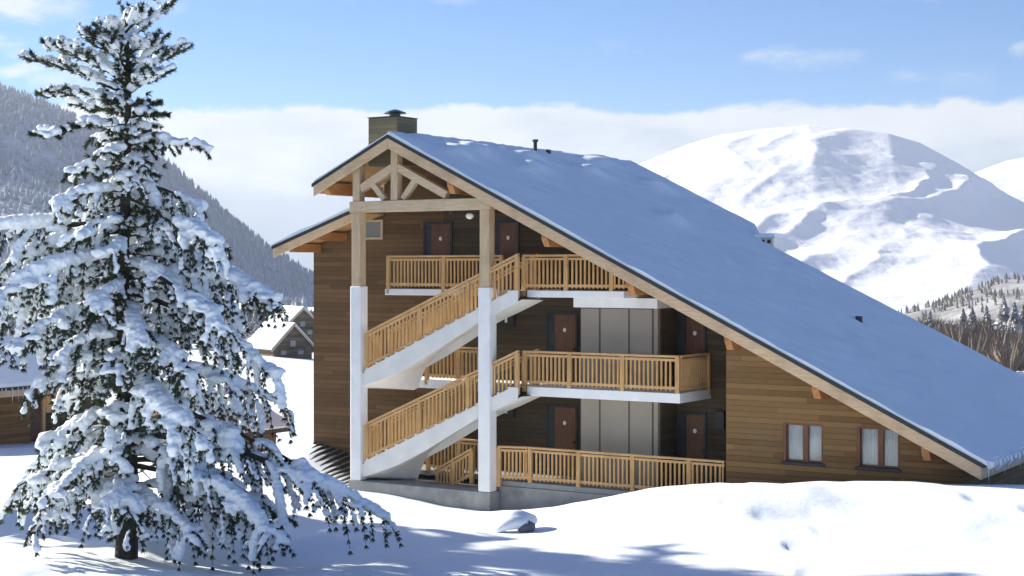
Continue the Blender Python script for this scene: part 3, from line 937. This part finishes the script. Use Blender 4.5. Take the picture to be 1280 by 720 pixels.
def flight(zoff, s_bot=-4.42, s_top=1.12):
    n = 15
    ZB = 3.02
    run = (s_top - s_bot) / n; rise = (5.6 - ZB) / n
    # stepped body with a smooth soffit ruled from the front line to the back line
    top = []
    for i in range(n):
        s0 = s_bot + i * run
        top += [(s0, ZB + i * rise), (s0, ZB + (i + 1) * rise), (s0 + run, ZB + (i + 1) * rise)]
    top = [(s, z) for s, z in top]
    fs_ = [p_[0] for p_ in Fz][::-1]; fz_ = [p_[1] for p_ in Fz][::-1]
    mb = MB()
    # front face polygons per step
    q0, q1 = .10, 1.30
    def fb(s): return float(np.interp(s, fs_, fz_))
    for i in range(n):
        s0 = s_bot + i * run; s1 = s0 + run; zt = ZB + (i + 1) * rise - .0
        b0, b1 = min(fb(s0), zt - .02), min(fb(s1), zt - .02)
        for qq in (q0,):
            mb.add([(s0, qq, b0 + zoff), (s1, qq, b1 + zoff), (s1, qq, zt + zoff), (s0, qq, zt + zoff)], [(0, 1, 2, 3)])
        mb.add([(s0, q0, zt + zoff), (s1, q0, zt + zoff), (s1, q1, zt + zoff), (s0, q1, zt + zoff)], [(0, 1, 2, 3)])
        mb.add([(s0, q0, zt - rise + zoff), (s0, q1, zt - rise + zoff), (s0, q1, zt + zoff), (s0, q0, zt + zoff)], [(0, 1, 2, 3)])
        mb.add([(s0, q1, b0 + zoff), (s1, q1, b1 + zoff), (s1, q1, zt + zoff), (s0, q1, zt + zoff)], [(3, 2, 1, 0)])
    # string board closing the step ends along the front
    zs = lambda s_: ZB + (s_ - s_bot) / run * rise + rise * .75
    mb.add([(s_bot - .05, q0 - .012, zs(s_bot) - .30 + zoff), (s_top, q0 - .012, zs(s_top) - .30 - rise + zoff), (s_top, q0 - .012, 5.60 + zoff), (s_top - run * .6, q0 - .012, 5.60 + zoff), (s_bot - .05, q0 - .012, zs(s_bot) - rise * .3 + zoff),
            (s_bot - .05, q0 + .03, zs(s_bot) - rise * .3 + zoff), (s_top - run * .6, q0 + .03, 5.60 + zoff)],
           [(0, 1, 2, 3, 4), (4, 3, 6, 5)])
    # landing left of the first riser, joining the gallery
    mb.add([(-4.93, q0, ZB), (s_bot, q0, ZB), (s_bot, q1 + .04, ZB), (-4.93, q1 + .04, ZB)], [(0, 1, 2, 3)])
    k = len(mb.v) - 4
    for i in range(k, k + 4): mb.v[i] = (mb.v[i][0], mb.v[i][1], mb.v[i][2] + zoff)
    # soffit, smoothly resampled
    N = 40; Kq = 8
    tt = np.linspace(0, 1, N)
    def samp(P):
        d0 = np.linspace(0, 1, len(P)); return np.interp(tt, d0, [p_[0] for p_ in P]), np.interp(tt, d0, [p_[1] for p_ in P])
    fx, fz = samp(Fz + [(-4.93, 2.52)]); bx, bz = samp(Bz + [(-4.93, 2.46)])
    vs = []; fc = []
    for i in range(N):
        for j in range(Kq + 1):
            w_ = j / Kq
            e_ = w_ ** 1.25
            vs.append((fx[i] + (bx[i] - fx[i]) * w_, q0 + (q1 - q0) * w_, fz[i] + (bz[i] - fz[i]) * e_ + zoff))
    for i in range(N - 1):
        for j in range(Kq):
            a = i * (Kq + 1) + j
            fc.append((a, a + 1, a + Kq + 2, a + Kq + 1))
    mb.add(vs, fc)
    # front strip between landing level and soffit at the very bottom
    mb.add([(-4.93, q0, 2.52 + zoff), (s_bot, q0, fb(s_bot) + zoff), (s_bot, q0, ZB + zoff), (-4.93, q0, ZB + zoff)], [(0, 1, 2, 3)])
    ob = mb.build('stair_flight', M['flight'], B)
    ob.data.polygons.foreach_set('use_smooth', [True] * len(ob.data.polygons)); ob.data.set_sharp_from_angle(angle=R(35))
    return ob


for zo in (0.0, -2.8):
    flight(zo)
    for q in (.16, 1.24):
        railing((-4.42, q), (1.10, q), 3.02 + .16 + zo, 5.6 - .03 + zo, [.0, .36, .68, .99] if q < 1 else [.02, .5, .98], h=1.10, foot=.03, name='stair_railing')
    # landing end railing against the left column line
    railing((-4.80, .42), (-4.80, 1.28), 3.02 + zo, 3.02 + zo, [.97], h=1.1)
# short handrail of the flight that drops below the ground-floor gallery
railing((-2.6, 1.22), (-1.0, .9), -.85, 0.0 - .05, [.5, .98], h=.9, name='stair_railing')

# --- chimneys and vents
ch = MB().box(-4.52, -3.42, .35, 1.42, 9.4, 10.88).build('chimney', M['chim_clad'], B, bevel=.02)
MB().box(-4.54, -3.40, .33, 1.44, 10.882, 10.905).build('coping', M['metal'], ch)
cap = MB(); cap.tube([(-3.86, .85, 10.92), (-3.86, .85, 11.03)], .17, 12)
cap.tube([(-3.86, .85, 11.03), (-3.86, .85, 11.06), (-3.86, .85, 11.15)], [.36, .34, .08], 14)
cap.build('chimney_cap', M['metal'], ch)
vp = MB().tube([(-3.10, 7.9, 10.1), (-3.10, 7.9, 10.60)], .07, 10)
vp.tube([(-3.10, 7.9, 10.60), (-3.10, 7.9, 10.68)], .11, 10)
vp.build('vent_pipe', M['dark'], B)
vp = MB().tube([(-3.0, 8.6, 10.1), (-3.0, 8.6, 10.36)], .10, 8).build('vent_pipe', M['dark'], B)
MB().tube([(8.5, 7.9, 4.3), (8.5, 7.9, 4.78)], .11, 10).build('vent_pipe', M['dark'], B)
MB().box(2.75, 3.55, 13.0, 13.7, 6.4, 7.30).build('chimney', M['flight'], B, bevel=.04)
fc_ = bpy.data.objects['chimney.001']
roof_sheet('chimney_snow', 2.70, 3.60, lambda s: 7.46, 0, .15, M['roofsnow'], 12.94, lambda s: 13.76, fc_, 12, 12, .03, 20)
for x_ in (2.84, 3.08, 3.32):
    MB().box(x_, x_ + .12, 12.97, 12.998, 7.12, 7.24).build('flue_opening', M['dark'], fc_)
# ribbed metal sheet leaning from the wall foot, snow lying between its ribs
rs = MB()
vs = []; fs = []; s0, s1 = -8.5, -4.97; n = 240; nj = 16
ct, st = math.cos(-TH), math.sin(-TH)
for i in range(n + 1):
    s = s0 + (s1 - s0) * i / n
    ph = 0.5 + .5 * math.cos(2 * math.pi * (s - s0) / .27)
    qe = float(np.interp(s, [-8.5, -7.6, -5.0], [2.35, 1.35, -.15])) + .95 * (1 - ph) + .12 * math.sin(s * 5)
    for j in range(nj):
        q = 2.59 + (min(qe, 2.55) - 2.59) * j / (nj - 1)
        wx = O[0] + s * ct - q * st; wy = O[1] + s * st + q * ct
        vs.append((s, q, float(ground(wx, wy)) + .035 + .05 * ph * (1 - (j / (nj - 1)) ** 2)))
for i in range(n):
    for j in range(nj - 1):
        a = i * nj + j; fs.append((a, a + 1, a + nj + 1, a + nj))
rs.add(vs, fs); ribs = rs.build('ribbed_skirting', M['dark'], B)

# ------------------------------------------------------------------ neighbour buildings


def small_chalet(label, loc, rz, w_, l_, hw, pitch, snow=.25, wall='clad_far', ov=.6, group=None, windows=True, name='village_chalet'):
    """gable end faces local -y; w_ across, l_ deep, hw eave height"""
    r = thing(name, label, 'chalet', loc, rz, group)
    hz = hw + pitch * w_ / 2
    mb = MB(); mb.prism([(-w_ / 2, -1.5), (w_ / 2, -1.5), (w_ / 2, hw), (0, hz), (-w_ / 2, hw)], 0, l_)
    mb.build('wall', M[wall], r)
    for sg in (-1, 1):
        e = sg * (w_ / 2 + ov); ze = hz - pitch * (w_ / 2 + ov)
        mb = MB(); mb.prism([(0, hz + .03), (e, ze + .03), (e, ze + .18), (0, hz + .18)][::sg], -ov, l_ + ov)
        rf = mb.build('roof', M['dark'], r)
        mb = MB(); mb.prism([(0, hz + .183), (e * 1.01, ze + .183), (e * 1.01, ze + .183 + snow * .8), (e * .6, ze + .4 * (hz - ze) + .183 + snow), (0, hz + .183 + snow)][::sg], -ov - .03, l_ + ov)
        mb.build('roof_snow', M['snow'], rf, bevel=.06)
        MB().beam((0, -ov - .02, hz - .05), (e, -ov - .02, ze - .05), .08, .24).build('verge_board', M['fascia'], r)
    if windows:
        for (x_, z_) in ((-w_ * .24, hw * .35), (w_ * .2, hw * .35), (0, hw * .95)):
            wf = MB().box(x_ - .6, x_ + .6, -.08, -.01, z_, z_ + 1.2).build('window', M['frame'], r)
            MB().box(x_ - .48, x_ + .48, -.10, -.082, z_ + .12, z_ + 1.08).build('pane', M['glass'], wf)
        MB().box(-w_ * .32, w_ * .32, -1.2, -.02, hw * .8 - .2, hw * .8).build('balcony', M['clad_far'], r)
    if windows: MB().box(w_ * .12, w_ * .12 + .8, l_ * .5, l_ * .5 + .8, hz - 1, hz + 1.1).build('chimney', M['concrete'], r)
    return r


def at(u, Y, v=None):
    X = (u - 640) / F * Y
    return (X, Y, float(ground(X, Y)) if v is None else EYE - (v - 335) / F * Y)


small_chalet('brown valley chalet nearest to the big building, its left roof slope bright white', at(366, 255, 450), R(36), 7.0, 9, 2.2, 1.0, name='village_chalet', group='chalets in the valley')
small_chalet('valley chalet directly behind and above the nearest one, white roof', at(378, 300, 425), R(34), 7.6, 9, 2.6, .9, group='chalets in the valley')
small_chalet('valley chalet half hidden by the left wall of the building', at(394, 330, 425), R(36), 8, 10, 3.2, .8, group='chalets in the valley', windows=False)
small_chalet('low chalet with flat-looking white roof higher up in the valley, left of the conifers', at(322, 380, 400), R(40), 8, 9, 2.5, .5, group='chalets in the valley', windows=False)
small_chalet('tiny white-roofed chalet among the valley trees, leftmost beside the big pine', at(288, 420, 392), R(35), 8, 9, 2.3, .5, group='chalets in the valley', windows=False)
small_chalet('small dark hut roof low behind the right side of the big pine', at(226, 60, 572), -TH, 5.0, 2.6, 1.1, .42, snow=.12, wall='clad', ov=.5, name='low_hut', windows=False)

# neighbour lodge at the left edge
Lr = thing('neighbour_lodge', 'neighbouring wooden lodge at the left picture edge with snowy roof and icicle-hung eave', 'building', at(38, 70), -TH)
zg = Lr.location.z
zeave = EYE - (480 - 335) / F * 70 - zg
MB().box(-6, 0, -6, 0, -1.5, zeave + .2).build('wall', M['clad'], Lr)
MB().box(-6, -.9, .002, 5.2, -1.5, zeave + .1).build('recessed_wall', M['clad_dark'], Lr)
MB().box(-.06, .0, .9, 2.1, zeave - 1.35, zeave - .25).build('balcony_panel', M['rail'], Lr, bevel=.01)
MB().box(-.14, .0, .70, .86, -1.5, zeave).build('post', M['rail'], Lr)
MB().box(-.895, -.86, .5, 1.3, 0.0, 1.7).build('door', M['door'], Lr)
rf = MB(); rf.prism([(.9, zeave - .12), (-4.0, zeave + 1.65), (-4.0, zeave + 1.77), (.9, zeave)][::-1], -8, 5.8)
rf = rf.build('roof', M['dark'], Lr)
sn_ = MB(); sn_.prism([(.95, zeave + .003), (-4.0, zeave + 1.775), (-4.0, zeave + 2.0), (.95, zeave + .22)][::-1], -8.05, 5.85); sn_.build('roof_snow', M['roofsnow'], rf, bevel=.05)
MB().box(.86, .93, -8, 5.8, zeave - .40, zeave - .13).build('eave_board', M['fascia'], Lr)
rr = random.Random(9)
for i in range(34):
    q = -4.5 + i * .3 + rr.uniform(-.1, .1)
    MB().tube([(.96, q, zeave - .02), (.96, q, zeave - .15 - rr.uniform(.15, .55))], [.03, .004], 6).build('icicle', M['ice'], rf)


# ------------------------------------------------------------------ snow-laden pine
def env(z, side):
    """reach of the boughs (m) towards picture right (side=1) or left (-1)"""
    Zs = [1.2, 1.8, 2.4, 3.0, 3.8, 4.8, 5.8, 6.6, 7.1, 7.6, 8.2, 8.8, 9.4, 9.9, 10.3]
    Rr = [2.6, 5.2, 4.6, 3.5, 3.2, 3.0, 3.0, 2.7, 1.3, 0.6, 1.0, 1.1, 1.0, .75, .30]
    Ll = [1.9, 2.4, 2.5, 1.8, 1.6, 2.9, 3.2, 3.2, 1.7, 0.9, 1.5, 1.8, 1.6, .8, .30]
    return float(np.interp(z, Zs, Rr if side > 0 else Ll))


def icosphere(sub):
    bm = bmesh.new(); bmesh.ops.create_icosphere(bm, subdivisions=sub, radius=1.0)
    vs = np.array([v_.co[:] for v_ in bm.verts]); fs = np.array([[v_.index for v_ in f.verts] for f in bm.faces]); bm.free()
    return vs, fs


def pine(seed, nlimb, label, quality=1.0):
    rg = random.Random(seed); nr_ = np.random.default_rng(seed)
    root = thing('snow_laden_pine', label, 'tree')
    trunk = MB()
    tp = [(0.04 * math.sin(z * .9), .05 * math.cos(z * .7), z) for z in np.linspace(-.6, 10.45, 16)]
    trunk.tube(tp, list(np.linspace(.235, .025, 16)), 12)
    tr = trunk.build('trunk', M['bark'], root, smooth=True)
    br = MB(); needle_v = []; balls = []

    def tuft(p_, d_, n, L):
        p_ = np.array(p_); d_ = np.array(d_)
        r_ = nr_.normal(size=(n, 3)); r_ /= np.linalg.norm(r_, axis=1)[:, None]
        dd = d_[None, :] * 1.15 + r_; dd /= np.linalg.norm(dd, axis=1)[:, None]
        side = np.cross(dd, nr_.normal(size=(n, 3))); side /= np.linalg.norm(side, axis=1)[:, None] + 1e-9
        wv = .012
        ln = (L * nr_.uniform(.6, 1.15, n))[:, None]
        base = p_[None, :] + dd * .01
        needle_v.append(np.stack([base - side * wv, base + side * wv, base + dd * ln], 1).reshape(-1, 3))

    def snowball(p_, r_, fl=.8, stretch=None):
        balls.append((p_[0], p_[1], p_[2], r_, fl, stretch))

    special = [(2.45, -.16, 5.0, .43), (2.3, -.55, 3.6, .42), (6.35, 3.3, 3.4, .20), (5.6, -.2, 3.1, .25), (1.7, -1.3, 2.0, .40), (1.5, -2.2, 2.2, .42),
               (1.9, .3, 3.0, .48), (1.45, -.9, 2.4, .40), (1.8, 3.0, 2.4, .42), (1.35, 1.6, 2.2, .35), (8.9, 3.0, 1.9, .10), (7.9, -.1, 1.5, .30)]
    for i in range(nlimb + len(special)):
        f = (i + .5) / nlimb
        z = 1.35 + 8.85 * f ** .92
        a = i * 2.399963 + rg.uniform(-.35, .35)
        ca, sa = math.cos(a), math.sin(a)
        wr = (1 + ca) / 2
        L = env(z, 1) * wr + env(z, -1) * (1 - wr)
        L *= rg.choice([rg.uniform(.5, .85), rg.uniform(.85, 1.15), rg.uniform(.85, 1.1)]) * (1 if abs(ca) > .5 else (.85 if sa > 0 else .62))
        if L < .15: L = .15
        loaded = rg.random() < .93
        if not loaded: L *= .62
        if i >= nlimb:
            z, a, L, sd_ = special[i - nlimb]; ca, sa = math.cos(a), math.sin(a); loaded = True
        topf = max(0, (z - 7.0) / 3.3)
        lift = .04 + rg.uniform(-.08, .10) + (.10 + rg.uniform(0, 1.0)) * topf
        droop = (.36 + rg.uniform(-.14, .16)) * (1 - .85 * topf)
        if i >= nlimb: droop = sd_
        n = 9
        pts = []
        sway = rg.uniform(-.25, .25) * (.3 if i >= nlimb else 1)
        for k_ in range(n):
            t_ = k_ / (n - 1)
            rad = L * t_
            aa = a + sway * t_ + .05 * math.sin(t_ * 9 + i)
            pts.append(Vector((math.cos(aa) * rad, math.sin(aa) * rad, z + lift * L * t_ - droop * L * t_ ** 1.7 + .02 * math.sin(7 * t_ + i))))
        r0 = .016 + .014 * L
        br.tube(pts, [r0 * (1 - .8 * k_ / (n - 1)) + .004 for k_ in range(n)], 6)
        # side shoots
        m_ = max(4, int(L / .17))
        for j in range(m_):
            t_ = .22 + .78 * (j + .6) / m_
            x_ = t_ * (n - 1); k0 = min(int(x_), n - 2); P = pts[k0].lerp(pts[k0 + 1], x_ - k0)
            D = (pts[k0 + 1] - pts[k0]).normalized()
            sg = 1 if j % 2 else -1
            ang = sg * rg.uniform(.45, 1.15)
            D2 = Vector((D.x * math.cos(ang) - D.y * math.sin(ang), D.x * math.sin(ang) + D.y * math.cos(ang), 0)).normalized()
            l2 = (.26 + .30 * L * (1 - .55 * t_) * .5) * rg.uniform(.65, 1.3)
            l2 = min(l2, .95)
            if topf > 0: l2 *= (1 - .45 * topf)
            ups = .05 + 1.1 * topf
            hang = rg.uniform(.45, 1.7) * max(0, 1 - 1.5 * topf)
            sp = []
            for k_ in range(5):
                tt = k_ / 4
                sp.append(P + D2 * (l2 * (tt - .28 * min(hang, 1.4) * tt * tt)) + Vector((0, 0, ups * l2 * tt - hang * l2 * tt ** 1.5)))
            br.tube(sp, [.010, .008, .007, .006, .004], 4)
            for k_ in range(1, 9):
                h0 = (k_ - 1) // 2; q_ = sp[h0].lerp(sp[h0 + 1], .5 if k_ % 2 else 1.0)
                dv = (sp[h0 + 1] - sp[h0]).normalized()
                tuft(q_ - Vector((0, 0, .025)), dv * 1.1 + Vector((0, 0, -.3)), int((15 if k_ < 8 else 30) * quality), .105)
            if loaded and rg.random() < (.86 + .1 * topf):
                rb = rg.uniform(.05, .105)
                a0 = rg.choice([0, 0, .25, .5]); a1 = rg.choice([1.0, 1.0, .8, .6])
                for k_ in range(13):
                    tt = k_ / 12
                    if tt < a0 or tt > a1: continue
                    x2 = tt * 4; h0 = min(int(x2), 3); q_ = sp[h0].lerp(sp[h0 + 1], x2 - h0)
                    rr_ = rb * (.75 + .45 * math.sin(tt * 2.6 + j) + rg.uniform(-.15, .15))
                    snowball((q_.x + rg.uniform(-.015, .015), q_.y + rg.uniform(-.015, .015), q_.z + rr_ * .5), rr_, .85)
            for k_ in range(rg.choice([1, 2, 3])):
                q_ = sp[rg.choice([1, 2, 3])]; a2 = rg.uniform(0, 6.28); l3 = rg.uniform(.10, .26)
                e_ = q_ + Vector((math.cos(a2) * l3 * .6, math.sin(a2) * l3 * .6, (-.8 + 1.6 * topf) * l3))
                br.tube([q_, q_.lerp(e_, .6) + Vector((0, 0, .02)), e_], [.006, .005, .003], 4)
                tuft(q_.lerp(e_, .5), (e_ - q_).normalized(), int(12 * quality), .09); tuft(e_, (e_ - q_).normalized(), int(22 * quality), .10)
                if loaded and rg.random() < .7:
                    r3 = rg.uniform(.035, .075); snowball((e_.x, e_.y, e_.z + .03), r3, .9); m3 = q_.lerp(e_, .5); snowball((m3.x, m3.y, m3.z + .03), r3 * .9, .9)
        if loaded and topf < .3:
            # sagging pads bridging the shoots on the outer half of the bough
            for j in range(int(L / .50)):
                t_ = rg.uniform(.35, .98); x_ = t_ * (n - 1); k0 = min(int(x_), n - 2); P = pts[k0].lerp(pts[k0 + 1], x_ - k0)
                rr_ = rg.uniform(.11, .22); off = rg.uniform(-.22, .22)
                snowball((P.x - math.sin(a) * off, P.y + math.cos(a) * off, P.z + .03 - abs(off) * .35), rr_, rg.uniform(.35, .6))
        if loaded:
            kk = int(L / .09)
            rb = min(.165, .065 + .03 * L) * rg.uniform(.7, 1.3)
            for j in range(2, kk + 1):
                t_ = j / kk
                if vnoise(np.array(t_ * L * 1.3 + i * 7.7), np.array(i * 3.1), 3) < -.24: continue
                x_ = t_ * (n - 1); k0 = min(int(x_), n - 2); P = pts[k0].lerp(pts[k0 + 1], x_ - k0)
                rr_ = rb * (.65 + .5 * math.sin(math.pi * min(1, t_ * 1.05)) + rg.uniform(-.12, .12))
                snowball((P.x + rg.uniform(-.04, .04), P.y + rg.uniform(-.04, .04), P.z + rr_ * .45), rr_, .72)
    for i in range(26):
        z = rg.uniform(.5, 3.2); a = rg.uniform(0, 6.28); l_ = rg.uniform(.3, .9)
        e_ = Vector((math.cos(a) * l_, math.sin(a) * l_, z - rg.uniform(.1, .5) * l_)); m0 = Vector((math.cos(a) * l_ * .5, math.sin(a) * l_ * .5, z + .02))
        br.tube([(math.cos(a) * .12, math.sin(a) * .12, z), m0, e_], [.018, .012, .004], 5)
        if rg.random() < .6:
            tuft(e_, (e_ - m0).normalized(), 40, .13); snowball((m0.x, m0.y, m0.z + .03), rg.uniform(.03, .06)); snowball((e_.x, e_.y, e_.z + .03), rg.uniform(.03, .07))
    # needle tufts close to the trunk keep the heart of the crown dark
    for i in range(int(420 * quality)):
        z = rg.uniform(2.4, 9.9); a = rg.uniform(0, 6.28); r_ = rg.uniform(.1, .75) * min(1, (10.6 - z) / 3.0)
        tuft((math.cos(a) * r_, math.sin(a) * r_, z), (math.cos(a), math.sin(a), -.2), 26, .16)
        if rg.random() < .35: snowball((math.cos(a) * r_, math.sin(a) * r_, z + .06), rg.uniform(.04, .09))
    for hz_, rr_ in ((10.45, .07), (10.3, .06), (10.1, .07), (9.95, .08)):
        snowball((.03, .02, hz_), rr_, 1.0); tuft((.03, .03, hz_ - .05), (0, 0, 1), 40, .12)
    br.build('boughs', M['bark'], root, smooth=True)
    nv = np.vstack(needle_v)
    np_mesh('needles', nv, np.arange(len(nv)).reshape(-1, 3), M['needles'], root, smooth=False)
    # snow: lumps fused into one draped skin
    sv, sf = icosphere(2)
    bl = np.array([b_[:5] for b_ in balls])
    nb = len(bl)
    jit = 1 + .16 * nr_.normal(size=(nb, len(sv)))[:, :, None] * .5
    P = sv[None] * jit * bl[:, 3][:, None, None]
    P[:, :, 2] *= bl[:, 4][:, None]
    P = P + bl[:, None, :3]
    fs = (sf[None] + (np.arange(nb) * len(sv))[:, None, None]).reshape(-1, 3)
    tmp = np_mesh('snow', P.reshape(-1, 3), fs, M['treesnow'], None)
    md = tmp.modifiers.new('r', 'REMESH'); md.mode = 'VOXEL'; md.voxel_size = .023 if quality >= 1 else .05; md.use_smooth_shade = True
    tex = bpy.data.textures.new('lumps', 'CLOUDS'); tex.noise_scale = .075; tex.noise_depth = 4
    dm = tmp.modifiers.new('d', 'DISPLACE'); dm.texture = tex; dm.strength = .06; dm.mid_level = .58; dm.texture_coords = 'LOCAL'
    sm = tmp.modifiers.new('s', 'SMOOTH'); sm.iterations = 1; sm.factor = .5
    dg = bpy.context.evaluated_depsgraph_get()
    me = bpy.data.meshes.new_from_object(tmp.evaluated_get(dg))
    me.materials.clear(); me.materials.append(M['treesnow'])
    me.polygons.foreach_set('use_smooth', [True] * len(me.polygons))
    bpy.data.objects.remove(tmp)
    so_ = bpy.data.objects.new('snow', me); COL.objects.link(so_); so_.parent = root
    print('pine balls', nb, 'snow faces', len(me.polygons), 'needles', len(nv) // 3)
    return root


TX, TY = (157 - 640) / F * 30, 30.0
pn = pine(7, 88, 'tall pine in the left foreground, boughs bent under thick snow')
pn.location = (TX, TY, float(ground(TX, TY)) - .05)
for (x_, y_, rz, sc, lab) in ((-20.6, 44.2, 2.0, 1.5, 'snowy pine out of frame to the left, nearest of the three to the building'),
                              (-25.0, 47.6, 2.9, 1.72, 'tallest snowy pine out of frame to the left, behind the nearest'),
                              (-27.5, 46.2, 4.4, 1.2, 'snowy pine out of frame to the left, farthest from the building')):
    c = copy_tree(pn); c.location = (x_, y_, float(ground(x_, y_)) - .1); c.rotation_euler = (0, 0, rz); c.scale = (sc,) * 3
    c['label'] = lab; c['group'] = 'pines outside the left edge'

# ------------------------------------------------------------------ snow-capped boulder
bx_, by_ = (643 - 640) / F * 35.5, 35.5
bo = thing('snow_capped_boulder', 'small dark boulder under a cap of snow in the foreground drift', 'boulder', (bx_, by_, float(ground(bx_, by_))))
sv, sf = icosphere(3)
nz = 1 + .22 * fbm(sv[:, 0] * 1.7 + 3, sv[:, 1] * 1.7 + sv[:, 2], 3, 3)
np_mesh('rock', sv * nz[:, None] * np.array([.20, .16, .15]) + np.array([.27, -.24, .12]), sf, M['rock'], bo, smooth=False)
q_ = sv * nz[:, None] * np.array([.52, .36, .24])
q_[:, 2] = np.maximum(q_[:, 2], -.12) + .22 - .28 * (q_[:, 0] - .1) ** 2 * np.where(q_[:, 0] < 0, 1.6, .4)
np_mesh('snow_cap', q_, sf, M['treesnow'], bo)

# ------------------------------------------------------------------ mountain air
hz_ = MB().box(-6500, 6500, -40, 7900, -330, 560)
m = bpy.data.materials.new('air'); m.use_nodes = True; nt = m.node_tree; nt.nodes.clear()
out = nt.nodes.new('ShaderNodeOutputMaterial'); pv = nt.nodes.new('ShaderNodeVolumePrincipled')
pv.inputs['Color'].default_value = (.80, .88, 1.0, 1); pv.inputs['Density'].default_value = 9.5e-5; pv.inputs['Anisotropy'].default_value = .2
nt.links.new(pv.outputs[0], out.inputs['Volume'])
hz = hz_.build('haze', m); hz['kind'] = 'stuff'
